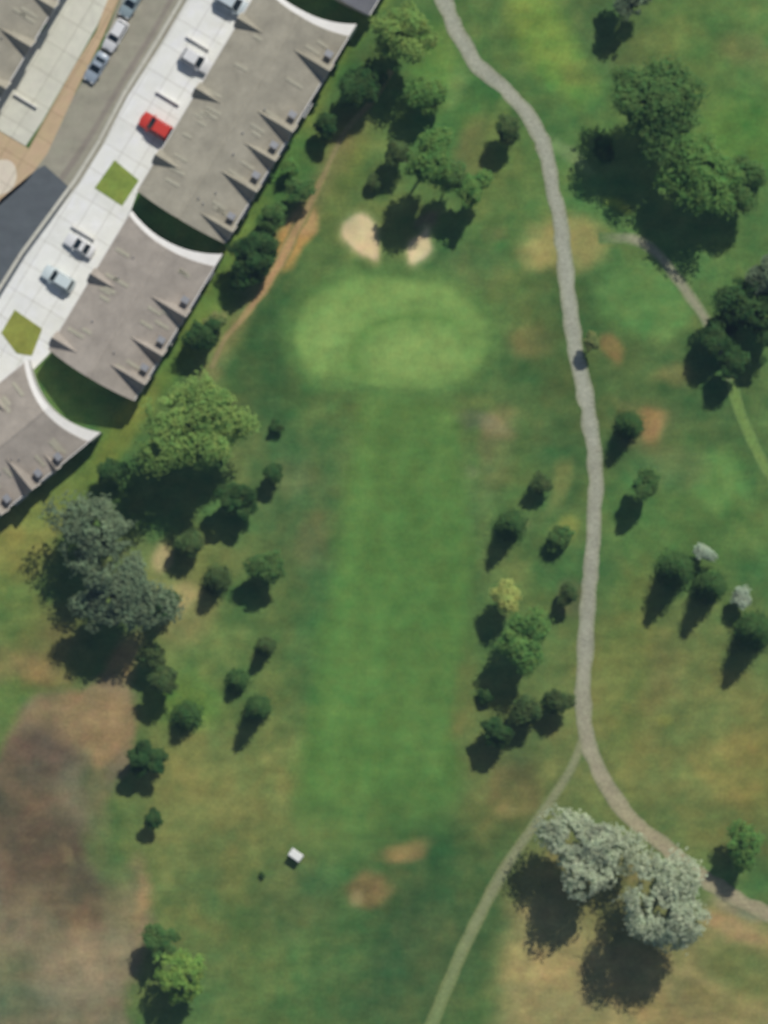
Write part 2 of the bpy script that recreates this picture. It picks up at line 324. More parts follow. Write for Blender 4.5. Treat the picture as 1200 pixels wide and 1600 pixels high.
def sheet(name, P, z, mat, col=None, step=8, zfun=None, parent=None, thick=0):
    """a flat sheet bounded by the outline P, with inner points so it can carry tones"""
    P = [tuple(p) for p in P]; n = len(P)
    xs = np.array([p[0] for p in P]); ys = np.array([p[1] for p in P])
    X, Y = np.meshgrid(np.arange(xs.min(), xs.max(), step), np.arange(ys.min(), ys.max(), step))
    X = X+rng.uniform(-1, 1, X.shape); s = sdf_poly(X, Y, P) < -step*.6
    pts = P+list(zip(X[s].tolist(), Y[s].tolist()))
    r = delaunay_2d_cdt([Vector(p) for p in pts], [(i, (i+1) % n) for i in range(n)], [], 1, 1e-4)
    v2 = np.array([(v.x, v.y) for v in r[0]])
    F = [tuple(reversed(f)) for f in r[2]]
    V = [((p[0]-600)*S, (800-p[1])*S, z) for p in v2]
    o = mesh_obj(name, V, F, mat)
    cc = ground_colour(v2[:, 0], v2[:, 1]) if col is None else jitcol(col, len(v2))
    set_col(o.data, cc)
    if thick:                       # a slab with a real edge
        m = o.modifiers.new('edge', 'SOLIDIFY'); m.thickness = thick; m.offset = -1
    tag(o, kind='structure'); return o
def ribbon(name, P, width, z, mat, colf, ragged=.12):
    P = np.array(P, float); T = np.gradient(P, axis=0); T /= np.linalg.norm(T, axis=1)[:, None]; N = np.stack([-T[:, 1], T[:, 0]], 1)
    V, cc, F = [], [], []; k = 7
    wl = 1+ragged*fbm(P[:, 0], P[:, 1], 22, 3, 41); wr = 1+ragged*fbm(P[:, 0], P[:, 1], 22, 3, 47)
    for i in range(len(P)):
        w = width(i/(len(P)-1)) if callable(width) else width
        for j in range(k):
            t = (j/(k-1)-.5)*w*(wl[i] if j < k/2 else wr[i]); p = P[i]+N[i]*t
            V.append(((p[0]-600)*S, (800-p[1])*S, z)); cc.append(alb(colf(i/(len(P)-1), abs(j/(k-1)-.5)*2, p)))
    for i in range(len(P)-1):
        for j in range(k-1):
            a = i*k+j; F.append((a, a+1, a+k+1, a+k))
    o = mesh_obj(name, V, F, mat)
    if o.data.polygons[0].normal.z < 0: o.data.flip_normals()
    set_col(o.data, np.array(cc)); tag(o, kind='structure'); return o

sheet('fairway', FAIRWAY, .01, M_GREEN, step=7)
sheet('putting_green', GREEN, .02, M_GREEN, step=7)
sheet('sand_bunker', BUNK1, .025, M_SAND, step=4); sheet('sand_bunker', BUNK2, .025, M_SAND, step=4)
sheet('bare_field', [p for p in FIELD], .01, M_GR, step=8)
sheet('tee_lawn', smooth_closed([(1008+62*math.cos(a), 470+52*math.sin(a)) for a in np.linspace(0, 2*math.pi, 12, endpoint=False)], 3), .012, M_GREEN, step=8)
sheet('tee_lawn', smooth_closed([(1125+40*math.cos(a), 752+40*math.sin(a)) for a in np.linspace(0, 2*math.pi, 12, endpoint=False)], 3), .012, M_GREEN, step=8)
def lerp(a, b, t): return tuple(x+(y-x)*t for x, y in zip(a, b))
def cartcol(t, e, p):
    c = (160, 160, 144) if p[1] < 700 else lerp((156, 155, 138), (158, 148, 120), min(1, max(0, (p[1]-1000)/300)))
    return lerp(c, (118, 124, 92), max(0, e-.55)*1.3)
ribbon('cart_path', CART, 25, .04, M_PATH, cartcol, .4)
ribbon('branch_path', BRANCH[2:], lambda t: 14+7*min(1, t*2), .03, M_PATH, lambda t, e, p: lerp(lerp((134, 136, 104), (118, 138, 88), max(0, t-.45)*2), (104, 116, 72), max(0, e-.4)*1.2), .2)
ribbon('east_path', EASTP, 18, .03, M_PATH, lambda t, e, p: lerp(lerp((100, 120, 76), (146, 145, 120), min(1, max(0, (p[0]-940)/50))) if p[1] < 590 else (114, 140, 78), (100, 124, 76), max(0, e-.4)*1.3), .25)
ribbon('dirt_track', TRACK, lambda t: 11+9*math.exp(-((t-.55)/.15)**2), .03, M_GR, lambda t, e, p: lerp(lerp((134, 128, 90), (180, 144, 104), math.exp(-((t-.62)/.22)**2)), (116, 122, 72), max(0, e-.35)*1.2), .4)

# ------------------------------------------------------------------ street, drives and pavements
sheet('road', [(222, -90), (360, -90), (300, 0), (260, 70), (212, 149), (166, 232), (132, 290), (60, 391), (10, 474), (-90, 620), (-150, 600), (-150, 560), (0, 328), (58, 262), (110, 160), (160, 70)], .02, M_ASPH, (152, 147, 132))
sheet('dark_road_patch', [(0, 312), (58, 264), (70, 258), (112, 296), (52, 388), (0, 472), (-90, 620), (-130, 570)], .03, M_ASPH, (92, 97, 102))  # darker, bluer area over the lower left of the road
sheet('road_seam', smooth_open([(300, -60), (250, 40), (196, 128), (140, 222), (92, 292), (86, 286), (134, 216), (190, 122), (244, 34), (294, -60)], 3), .026, M_ASPH, (140, 132, 122))
sheet('sidewalk', [(196, -90), (225, -90), (206, -40), (186, 0), (160, 60), (120, 140), (74, 240), (40, 285), (0, 320), (-90, 420), (-90, 250), (0, 205), (45, 232), (68, 190), (118, 100), (150, 50)], .03, M_CONC, (190, 166, 136))
sheet('pale_slab', smooth_closed([(-30, 262), (12, 250), (26, 270), (18, 296), (-10, 308), (-50, 320)], 4), .04, M_CONC, (214, 202, 184))
sheet('driveway', [(85, -10), (110, -60), (205, -90), (152, 40), (120, 96), (66, 190), (40, 228), (0, 204), (-80, 160), (-70, 110), (0, 152), (34, 90)], .10, M_CONC, (206, 203, 189), thick=.09)
DR = [(293, 0), (250, 73), (200, 150), (160, 227), (123, 287), (40, 400), (0, 465), (-80, 600), (-40, 640), (50, 580), (78, 552), (205, 328), (214, 302), (402, -10), (450, -90), (350, -90)]
sheet('driveway', DR, .10, M_CONC, (233, 231, 221), step=10, thick=.09)
sheet('kerb_strip', [(289, -6), (246, 68), (196, 148), (156, 224), (119, 284), (36, 397), (-6, 464), (-10, 460), (32, 393), (115, 280), (152, 221), (192, 144), (242, 64), (285, -8)], .12, M_CONC, (196, 192, 180), thick=.11)
M_LAWN = ground_mat('lawn_square', fine=.2, mid=.2, streak=.1)
sheet('grass_square', [(179, 250), (217, 282), (191, 322), (148, 294)], .15, M_LAWN, (126, 142, 72), thick=.06)
sheet('grass_square', [(23, 484), (66, 514), (50, 556), (26, 552), (2, 520)], .15, M_LAWN, (138, 142, 72), thick=.06)
sheet('side_yard', [(-60, 60), (60, 20), (72, 40), (20, 130), (-60, 180)], .035, M_GR, (134, 140, 104))

# ------------------------------------------------------------------ houses
def shingle(name, col):
    m, nt, b = newmat(name)
    tc = nt.nodes.new('ShaderNodeTexCoord')
    w = nt.nodes.new('ShaderNodeTexWave'); w.wave_type = 'BANDS'; w.bands_direction = 'Y'; w.inputs['Scale'].default_value = .9; w.inputs['Distortion'].default_value = 1.2; w.inputs['Detail'].default_value = 3
    n = nt.nodes.new('ShaderNodeTexNoise'); n.inputs['Scale'].default_value = .35; n.inputs['Detail'].default_value = 7; n.inputs['Roughness'].default_value = .6
    n2 = nt.nodes.new('ShaderNodeTexNoise'); n2.inputs['Scale'].default_value = 5; n2.inputs['Detail'].default_value = 2
    for q in (w, n, n2): nt.links.new(tc.outputs['Object'], q.inputs['Vector'])
    def mr(o, lo, hi, a=0., c=1.):
        p = nt.nodes.new('ShaderNodeMapRange'); p.inputs['From Min'].default_value = a; p.inputs['From Max'].default_value = c
        p.inputs['To Min'].default_value = lo; p.inputs['To Max'].default_value = hi; nt.links.new(o, p.inputs['Value']); return p.outputs[0]
    def mul(a, c):
        p = nt.nodes.new('ShaderNodeMath'); p.operation = 'MULTIPLY'; nt.links.new(a, p.inputs[0]); nt.links.new(c, p.inputs[1]); return p.outputs[0]
    f = mul(mul(mr(w.outputs['Fac'], .95, 1.03), mr(n.outputs['Fac'], .82, 1.18, .3, .7)), mr(n2.outputs['Fac'], .9, 1.1, .3, .7))
    v = nt.nodes.new('ShaderNodeVectorMath'); v.operation = 'SCALE'; v.inputs[0].default_value = col; nt.links.new(f, v.inputs['Scale'])
    nt.links.new(v.outputs[0], b.inputs['Base Color']); b.inputs['Roughness'].default_value = .9; b.inputs['Specular IOR Level'].default_value = .15
    return m
M_SH = {'brown': shingle('shingle_brown', alb((160, 153, 138))), 'rose': shingle('shingle_rose', alb((163, 153, 143))), 'grey': shingle('shingle_grey', alb((132, 130, 122))), 'blue': shingle('shingle_blue', alb((118, 118, 124)))}
M_WALL = paint('wall_render', (.55, .52, .46), var=.05); M_TRIM = paint('white_trim', (.74, .72, .68), var=.05, scale=.8)
M_GLASS = paint('window_glass', (.03, .04, .05), rough=.08, spec=.6, var=.02); M_GAR = paint('garage_door_paint', (.62, .60, .55), var=.03)
M_BRICK = paint('chimney_brick', (.30, .22, .18), var=.15, scale=4); M_PCOV = paint('patio_cover_paint', (.60, .60, .57), var=.06)
M_LIT = paint('lit_strip_tone', alb((172, 166, 148)), var=.08); M_FLASH = paint('vent_metal', (.45, .45, .45), rough=.4, metal=.6)  # pale roof tone stands for sunlit dormer sides

def row_house(label, cpx, ang, L, Wd, nw, se, mat, band=True, sag=1.5, sag0=.5, zE=5.6, rise=3.0, covers=(), extra=()):
    """local x along the row, local +y the garage side; cpx = corner (low-x, +y) in plan pixels"""
    ca, sa = math.cos(ang), math.sin(ang); u = (ca, sa); v = (sa, -ca)      # v points from +y side to -y side
    px, py = W(cpx[0], cpx[1], 6)
    cx, cy = px+u[0]*L/2+v[0]*Wd/2, py+u[1]*L/2+v[1]*Wd/2
    root = empty('row_house', cx, cy, 0, ang); tag(root, label, 'house', 'row houses with brown roofs along the street')
    off = lambda y: -sag*(1-(2*y/Wd)**2)
    off0 = lambda y: -sag0*(1-(2*y/Wd)**2)
    zr = lambda y: zE+rise*(1-abs(y)/(Wd/2))
    # walls up to the underside of the roof
    ys = np.linspace(Wd/2-.45, -Wd/2+.45, 15); V, F = [], []; n = len(ys)
    for y in ys:
        for x in (-L/2+off0(y)+.4, L/2+off(y)-.4): V += [(x, y, 0), (x, y, zr(y)-.3)]
    for i in range(n-1):
        a = i*4; b_ = a+4
        F += [(a, b_, b_+1, a+1), (a+2, a+3, b_+3, b_+2), (a+1, b_+1, b_+3, a+3)]
    F += [(0, 1, 3, 2), ((n-1)*4, (n-1)*4+2, (n-1)*4+3, (n-1)*4+1)]
    wall = mesh_obj('wall', V, F, M_WALL, root)
    # main roof, folded at the ridge
    ys = np.linspace(Wd/2, -Wd/2, 21); V, F = [], []; n = len(ys)
    for y in ys:
        for x in (-L/2+off0(y), L/2+off(y)): V += [(x, y, zr(y)), (x, y, zr(y)-.25)]
    for i in range(n-1):
        a = i*4; b_ = a+4
        F += [(a, a+2, b_+2, b_)[::-1], (a+1, b_+1, b_+3, a+3)[::-1], (a, a+1, b_+1, b_), (a+2, b_+2, b_+3, a+3)]
    F += [(0, 2, 3, 1), ((n-1)*4, (n-1)*4+1, (n-1)*4+3, (n-1)*4+2)]
    roof = mesh_obj('roof', V, F, mat, root)
    V, F = [], []; box(V, F, -L/2+off0(0)+.05, L/2+off(0)-.05, -.16, .16, zE+rise-.07, zE+rise+.06); mesh_obj('ridge_cap', V, F, mat, roof)
    for sy in (1, -1):
        part_box('gutter', M_TRIM, roof, -L/2+.1, L/2-.1, sy*Wd/2 if sy > 0 else -Wd/2-.16, sy*Wd/2+.16 if sy > 0 else -Wd/2, zE-.22, zE-.06)
    for _ in range(int(L/5)):
        x = random.uniform(-L/2+2, L/2-3); y = random.choice([-1, 1])*random.uniform(1, 4)
        V, F = [], []; tube(V, F, (x, y, zr(y)-.1), (x, y, zr(y)+.45), .11, .11, 8); mesh_obj('vent_pipe', V, F, M_FLASH, roof)
    if band:        # broad white end wall following the curved end
        ys = np.linspace(Wd/2+.1, -Wd/2-.1, 21); V, F = [], []; n = len(ys)
        for i, y in enumerate(ys):
            t = i/(n-1); w = .8+1.5*t**3; x0 = L/2+off(y)+.003; z = zr(min(abs(y), Wd/2))-.1
            V += [(x0, y, 0), (x0, y, z), (x0+w, y, z-.5), (x0+w, y, 0)]
        for i in range(n-1):
            a = i*4; b_ = a+4
            F += [(a+1, a+2, b_+2, b_+1)[::-1], (a+2, a+3, b_+3, b_+2)[::-1], (a, a+1, b_+1, b_)[::-1]]
        F += [(0, 1, 2, 3)[::-1], tuple((n-1)*4+k for k in range(4))]
        mesh_obj('end_wall', V, F, M_TRIM, root)
    # gabled dormers on both eaves
    for sy, lst in ((1, nw), (-1, se)):
        for x0, w, h in lst:
            x0 -= L/2; w *= .86; h *= 1.12
            dep = h/rise*(Wd/2); yf = sy*(Wd/2+.35); ya = sy*(Wd/2-dep); e = .12
            V = [(x0-w, yf, zE-.05), (x0, yf, zE+h), (x0+w, yf, zE-.05), (x0, ya, zE+h+.01),
                 (x0-w, yf, zE-.25), (x0, yf, zE+h-.2), (x0+w, yf, zE-.25), (x0, ya, zE+h-.3)]
            V[3] = (x0, ya-sy*.2, zE+h+.02)
            F = [(0, 1, 3), (1, 2, 3), (4, 7, 5), (5, 7, 6), (0, 4, 5, 1), (1, 5, 6, 2), (0, 3, 7, 4), (2, 6, 7, 3)]
            d = mesh_obj('dormer', V, F, mat, root)
            yw = sy*(Wd/2+.12); V = [(x0-w+.25, yw, zE-.3), (x0+w-.25, yw, zE-.3), (x0, yw, zE+h-.35), (x0-w+.25, yw-sy*.5, zE-.3), (x0+w-.25, yw-sy*.5, zE-.3), (x0, yw-sy*.5, zE+h-.35)]
            mesh_obj('gable_wall', V, [(0, 1, 2), (3, 5, 4), (0, 3, 4, 1), (0, 2, 5, 3), (1, 4, 5, 2)], M_WALL, d)
            yo = yw+sy*.03; part_box('window', M_GLASS, d, x0-.4, x0+.4, min(yw, yo), max(yw, yo), zE-.1, zE+.6)
            t = .13; yb0, yb1 = sorted((yf, yf+sy*.06))
            V, F = [], []
            for s in (-1, 1):
                k = len(V); V += [(x0+s*w, yb0, zE-.28), (x0, yb0, zE+h-.2), (x0, yb0, zE+h+.03), (x0+s*w, yb0, zE-.03), (x0+s*w, yb1, zE-.28), (x0, yb1, zE+h-.2), (x0, yb1, zE+h+.03), (x0+s*w, yb1, zE-.03)]
                F += [(k, k+1, k+2, k+3), (k+4, k+7, k+6, k+5), (k, k+4, k+5, k+1), (k+1, k+5, k+6, k+2), (k+2, k+6, k+7, k+3), (k+3, k+7, k+4, k)]
            mesh_obj('bargeboard', V, F, M_TRIM, d)
    for sy in (1, -1):
        for _ in range(int(L/3)):
            x = random.uniform(-L/2+2, L/2-3); y = sy*random.uniform(3.2, 5.6); q = random.uniform(.7, 1.5); sl_ = rise/(Wd/2)
            V, F = [], []; box(V, F, x-.28, x+.28, y-q, y+q, 0, .09); V = [(a, b_, c_+zr(b_)+.01) for a, b_, c_ in V]
            mesh_obj('lit_strip', V, F, M_LIT, roof)  # added flat strips, sunlight on dormer sides put into their pale colour
    # chimneys on the garden side beside each dormer
    for x0, w, h in se:
        x = x0-L/2+w+.6
        V, F = [], []; box(V, F, x-.45, x+.45, -Wd/2+.5, -Wd/2+1.6, zE-1, zE+1.9); ch = mesh_obj('chimney', V, F, M_BRICK, roof)
        part_box('chimney_cap', M_FLASH, ch, x-.5, x+.5, -Wd/2+.45, -Wd/2+1.65, zE+1.9, zE+2.0)
    for x0, w, d in covers:
        x = x0-L/2
        pc = part_box('patio_cover', M_PCOV, root, x-w/2, x+w/2, -Wd/2-d, -Wd/2+.6, 2.7, 2.85)
        for s in (-1, 1):
            V, F = [], []; tube(V, F, (x+s*(w/2-.15), -Wd/2-d+.15, .0), (x+s*(w/2-.15), -Wd/2-d+.15, 2.7), .07, .07, 6); mesh_obj('post', V, F, M_TRIM, pc)
    # garage doors, windows, doors
    k = int(L//5.2)
    for i in range(k):
        x = -L/2+2.6+i*(L-2)/k
        yy = Wd/2-.45
        part_box('garage_door', M_GAR, root, x-1.25, x+1.25, yy, yy+.04, .1, 2.35)
        part_box('front_door', M_BRICK, root, x+1.6, x+2.4, yy, yy+.05, .1, 2.15)
        for yb, s in ((yy, 1), (-yy, -1)):
            y1, y2 = sorted((yb, yb+s*.05))
            for dx in (-.9, 1.3):
                f = part_box('window', M_TRIM, root, x+dx-.55, x+dx+.55, y1, y2, 3.4, 4.7)
                y3, y4 = sorted((yb+s*.05, yb+s*.06)); part_box('pane', M_GLASS, f, x+dx-.47, x+dx+.47, y3, y4, 3.48, 4.62)
        part_box('patio_door', M_GLASS, root, x-.9, x+.9, -yy-.05, -yy, .15, 2.25)
    return root
A59 = math.atan2(.857, .515)
row_house('long row of joined houses with brown roof beside the red car', (214, 298), A59, 37.4, 15.7,
          [(6.2, 1.5, 1.5), (18.2, 1.5, 1.5), (30.8, 1.5, 1.5)],
          [(2.0, 1.5, 1.9), (9.2, 1.7, 2.1), (14.8, 1.5, 1.8), (20.0, 1.8, 2.1), (31.0, 1.7, 2.1)], M_SH['brown'],
          covers=[(6.0, 2.6, .4), (12.2, 2.4, .3), (17.6, 2.4, .3), (24.5, 2.6, .5), (28.4, 2.2, .2)])
row_house('shorter row of joined houses with brown roof between two grass squares', (75, 546), A59, 24.3, 15.4,
          [(1.9, 1.5, 1.5), (13.4, 1.5, 1.5), ],
          [(3.0, 1.7, 2.1), (8.2, 1.5, 1.9), (15.2, 1.7, 2.1)], M_SH['rose'], covers=[(5.8, 2.4, .3), (11.6, 2.6, .4), (18.4, 2.4, .3), (22.5, 2.2, .3)])
row_house('rosy brown roofed row of houses turned aslant at the left edge', (35-20*7.7, 569+20*6.3), math.atan2(.63, .77), 20, 15.7,
          [(13, 1.5, 1.5)], [(2.5, 1.7, 2.1), (8.6, 1.8, 2.1), (13.5, .9, 1.0)], M_SH['rose'], sag=2.2, covers=[(6, 2.4, .4), (11.6, 2.4, .3)])
row_house('grey roofed house end at the top edge beyond the long row', (443, -57), A59, 14, 15.4, [(8, 1.5, 1.5)], [(5, 1.7, 2.1)], M_SH['blue'])
ux, uy = .515, -.857
row_house('row of houses in the upper left corner across the street', (96+ux*120, -10+uy*120), A59+math.pi, 36, 15.4,
          [(14.5, 1.5, 1.5), (21.5, 1.7, 1.9), (29, 1.6, 1.7)], [(8, 1.5, 1.9)], M_SH['brown'], band=False, sag=.6)

# low divider walls on the driveways
for lab, (x, y) in (('low pale divider wall on the white driveway above the teal shadowed white car', (309, 68)), ('low pale divider wall on the white driveway just above the red car', (262, 154)),
                    ('low pale divider wall on the white driveway between the top white car and the grass square houses', (130, 364)), ('low dark divider wall on the grey driveway across the street', (40, 158))):
    X0, Y0 = W(x, y); o = part_box('divider_wall', M_TRIM, None, -2.1, 2.1, -.09, .09, .0, .62)
    o.location = (X0, Y0, .1); o.rotation_euler = (0, 0, A59-math.pi/2); tag(o, lab, 'low wall', 'low divider walls on the driveways')
bpy.context.view_layer.update()

# ------------------------------------------------------------------ cars
M_TYRE = paint('tyre_rubber', (.02, .02, .02), rough=.9); M_RIM = paint('wheel_rim', (.4, .4, .42), rough=.35, metal=.8)
M_LAMP = paint('headlight_lens', (.75, .75, .72), rough=.15); M_TAIL = paint('tail_light_lens', (.35, .02, .02), rough=.2); M_CGL = paint('car_glass', (.012, .02, .025), rough=.06, spec=.5, var=.01)
def car(label, px, py, rz, paintcol, suv=False, group=None, L=4.6, z=.1, sc=(1.14, 1.2, 1.14)):
    X0, Y0 = W(px, py); root = empty('parked_car', X0, Y0, z, rz); root.scale = sc; tag(root, label, 'car', group)
    mt = paint('car_paint', paintcol, rough=.3, spec=.5, var=.02, coat=.4)
    hw = .9; hl = L/2; zt = 1.0 if suv else .92
    # lower body: stations along the length, cross-section rounded
    st = [(-hl, .50, .80, .72), (-hl+.12, .32, .86, .84), (-hl+.7, .24, zt-.02, .9), (-.9, .22, zt, .9), (.5, .22, zt, .9), (hl-1.15, .22, zt-.05, .9), (hl-.3, .26, zt-.20, .86), (hl-.05, .34, zt-.32, .76), (hl, .5, zt-.38, .66)]
    V, F = [], []
    for x, zb, zu, w in st:
        V += [(x, -w*.94, zb), (x, -w, zb+.25*(zu-zb)), (x, -w*.98, zu-.12*(zu-zb)), (x, -w*.84, zu), (x, w*.84, zu), (x, w*.98, zu-.12*(zu-zb)), (x, w, zb+.25*(zu-zb)), (x, w*.94, zb)]
    for i in range(len(st)-1):
        for j in range(8):
            a = i*8+j; b_ = i*8+(j+1) % 8; F.append((a, b_, b_+8, a+8))
    F += [tuple(range(7, -1, -1)), tuple((len(st)-1)*8+i for i in range(8))]
    body = mesh_obj('body', V, F, mt, root, True)
    # cabin: glass band with painted roof
    x0, x1 = (-hl+.25, hl-1.35) if suv else (-hl+.75, hl-1.45); r0, r1 = (x0+.35, x1-.85) if suv else (x0+.75, x1-.95)
    zr_ = 1.7 if suv else 1.43
    V = [(x0, -.76, zt-.02), (x1, -.76, zt-.02), (x1, .76, zt-.02), (x0, .76, zt-.02), (r0, -.60, zr_), (r1, -.60, zr_), (r1, .60, zr_), (r0, .60, zr_)]
    gl = lambda name, idx: mesh_obj(name, [V[i] for i in idx], [(0, 1, 2, 3)], M_CGL, root)
    gl('windshield', (1, 2, 6, 5)); gl('rear_window', (3, 0, 4, 7)); gl('side_window', (0, 1, 5, 4)); gl('side_window', (2, 3, 7, 6))
    part_box('car_roof', mt, root, r0-.06, r1+.08, -.64, .64, zr_+.002, zr_+.06, tx=.08, ty=.08)
    for a, b_ in ((0, 4), (1, 5), (2, 6), (3, 7)):
        PV, PF = [], []; tube(PV, PF, V[a], V[b_], .045, .04, 6); mesh_obj('window_pillar', PV, PF, mt, root)
    for s in (-1, 1):
        PV, PF = [], []; tube(PV, PF, ((x0+x1)/2-.1, s*.765, zt), ((r0+r1)/2-.1, s*.61, zr_), .04, .04, 6); mesh_obj('window_pillar', PV, PF, mt, root)
    for wx in (-hl+.85, hl-.85):
        for s in (-1, 1):
            w = empty('wheel', wx, s*.80, .32); w.parent = root
            V2, F2 = [], []; tube(V2, F2, (0, -.11, 0), (0, .11, 0), .32, .32, 18); mesh_obj('tyre', V2, F2, M_TYRE, w)
            V2, F2 = [], []; tube(V2, F2, (0, s*.08, 0), (0, s*.125, 0), .19, .17, 12); mesh_obj('rim', V2, F2, M_RIM, w)
    for s in (-1, 1):
        part_box('headlight', M_LAMP, root, hl-.16, hl+.01, s*.55-.16, s*.55+.16, zt-.42, zt-.28)
        part_box('tail_light', M_TAIL, root, -hl-.01, -hl+.12, s*.58-.14, s*.58+.14, .62, .80)
        part_box('wing_mirror', mt, root, x1-.35, x1-.2, s*.98-.1, s*.98+.1, zt+.02, zt+.16)
    return root
white, silver, dark = (.75, .75, .74), (.38, .42, .46), (.06, .09, .10)
g1 = 'cars parked along the street'; g2 = 'cars standing on the driveways'
car('pale blue grey car parked at the top of the street, cut by the frame edge', 206, 4, A59+math.pi, (.30, .38, .40), group=g1, z=.03)
car('white suv parked on the street between two greyer cars', 181, 56, A59+math.pi, white, suv=True, group=g1, z=.03)
car('silver blue car parked lowest in the line on the street', 151, 106, A59+math.pi, (.34, .40, .46), group=g1, z=.03, L=4.4)
vang = A59-math.pi/2
car('bright red car standing on the white driveway above the grass square', 245, 199, vang+math.pi, (.60, .05, .03), suv=True, group=g2, L=4.9, sc=(1.16, 1.42, 1.35))
car('white car on the white driveway below a divider wall, casting a teal dark shadow', 307, 96, vang, white, suv=True, group=g2, sc=(1.14, 1.3, 1.3))
car('white car at the top edge beside the long row house wall', 364, 6, vang, (.55, .62, .64), suv=True, group=g2, L=4.9, sc=(1.16, 1.42, 1.35))
car('white car beside the lower houses, nearest their upper end', 125, 384, vang+math.pi, white, group=g2, L=4.4)
car('white car beside the lower houses, standing next to the lower grass square', 92, 436, vang+math.pi, (.62, .70, .70), suv=True, group=g2, L=4.8, sc=(1.14, 1.3, 1.2))

# ------------------------------------------------------------------ golf cart on the lower fairway edge
M_CREAM = paint('cart_roof_plastic', (.82, .82, .76), rough=.4); M_CBODY = paint('cart_body_plastic', (.55, .55, .5), rough=.4); M_SEAT = paint('cart_seat_vinyl', (.25, .22, .18))
X0, Y0 = W(463, 1335); gc = empty('golf_cart', X0, Y0, .01, math.radians(-35)); tag(gc, 'small golf cart with a white roof standing alone on the grass', 'golf cart')
V, F = [], []; box(V, F, -1.15, 1.1, -.55, .55, .28, .5, .06, .05); box(V, F, .62, 1.12, -.54, .54, .5, .85, .12, .06); box(V, F, -1.12, -.35, -.54, .54, .5, .78, .05, .05); mesh_obj('body', V, F, M_CBODY, gc)
V, F = [], []; box(V, F, -.45, .1, -.5, .5, .7, .84, .03, .03); box(V, F, -.52, -.40, -.5, .5, .84, 1.25, .03, .05); mesh_obj('seat', V, F, M_SEAT, gc)
part_box('cart_roof', M_CREAM, gc, -1.1, .95, -.68, .68, 1.86, 1.95, tx=.12, ty=.12)
for a in ((-1.0, .5), (-1.0, -.5), (.8, .5), (.8, -.5)):
    V, F = [], []; tube(V, F, (a[0], a[1], .5), (a[0]*.9, a[1]*1.1, 1.87), .025, .025, 6); mesh_obj('roof_post', V, F, M_TYRE, gc)
for wx in (-.8, .8):
    for s in (-1, 1):
        w = empty('wheel', wx, s*.5, .22); w.parent = gc
        V, F = [], []; tube(V, F, (0, -.1, 0), (0, .1, 0), .22, .22, 14); mesh_obj('tyre', V, F, M_TYRE, w)
        V, F = [], []; tube(V, F, (0, s*.08, 0), (0, s*.11, 0), .12, .11, 10); mesh_obj('rim', V, F, M_RIM, w)
V, F = [], []; tube(V, F, (.62, .22, .85), (.45, .22, 1.1), .02, .02, 6); tube(V, F, (.45, .22, 1.09), (.43, .22, 1.12), .17, .17, 14); mesh_obj('steering_wheel', V, F, M_TYRE, gc)

# ------------------------------------------------------------------ trees
M_BARK = paint('bark', (.12, .09, .065), rough=.95, spec=.1, var=.2, scale=3)
LM = {k: leaf_mat('leaves_'+k, *v) for k, v in {
    'bright': ((.250, .385, .100), .26, .34), 'mid': ((.115, .220, .062), .25, .3), 'green': ((.150, .290, .072), .22, .3),
    'dark': ((.056, .122, .036), .35, .25), 'conifer': ((.072, .150, .042), .30, .25), 'grey': ((.185, .250, .140), .45, .3),
    'white': ((.50, .56, .38), .40, .35), 'yellow': ((.46, .52, .15), .18, .3), 'olive': ((.24, .29, .10), .25, .3), 'lime': ((.24, .39, .085), .35, .3),
    'brown': ((.088, .142, .046), .35, .25), 'pale': ((.46, .55, .40), .2, .3)}.items()}
def rdir(n):
    d = rng.normal(size=(n, 3)); return d/np.linalg.norm(d, axis=1)[:, None]
def leaves_mesh(name, P, N, a, mat, parent, jit=.45):
    n = len(P); N = N+rdir(n)*jit; N /= np.linalg.norm(N, axis=1)[:, None]+1e-9
    T = np.cross(N, rdir(n)); T /= np.linalg.norm(T, axis=1)[:, None]+1e-9; B = np.cross(N, T)
    a = (a*rng.uniform(.6, 1.35, n))[:, None]
    V = np.stack([P-T*a, P-B*a*.62+N*a*.18, P+T*a, P+B*a*.62+N*a*.18], 1).reshape(-1, 3)
    i = np.arange(n)*4; F = np.stack([i, i+1, i+2, i+3], 1)
    me = bpy.data.meshes.new(name)
    me.vertices.add(4*n); me.vertices.foreach_set('co', V.ravel())
    me.loops.add(4*n); me.loops.foreach_set('vertex_index', F.ravel())
    me.polygons.add(n); me.polygons.foreach_set('loop_start', i); me.polygons.foreach_set('loop_total', np.full(n, 4))
    me.update(calc_edges=True); me.materials.append(mat)
    o = bpy.data.objects.new(name, me); COL.objects.link(o); o.parent = parent; return o
def trunk_mesh(parent, hc, R, lobes, tr):
    V, F = [], []; top = hc-.1*R; bend = Vector((random.uniform(-.05, .05)*hc, random.uniform(-.05, .05)*hc, hc*.45))
    tube(V, F, (0, 0, -.1), bend, tr, tr*.8, 8); end = Vector((bend.x*1.3, bend.y*1.3, top)); tube(V, F, bend, end, tr*.8, tr*.45, 8)
    for c in lobes[:6]:
        s = bend.lerp(end, random.uniform(.1, .8)); tube(V, F, s, Vector(c), tr*.4, tr*.12, 6)
    mesh_obj('trunk', V, F, M_BARK, parent)
NL = [0]
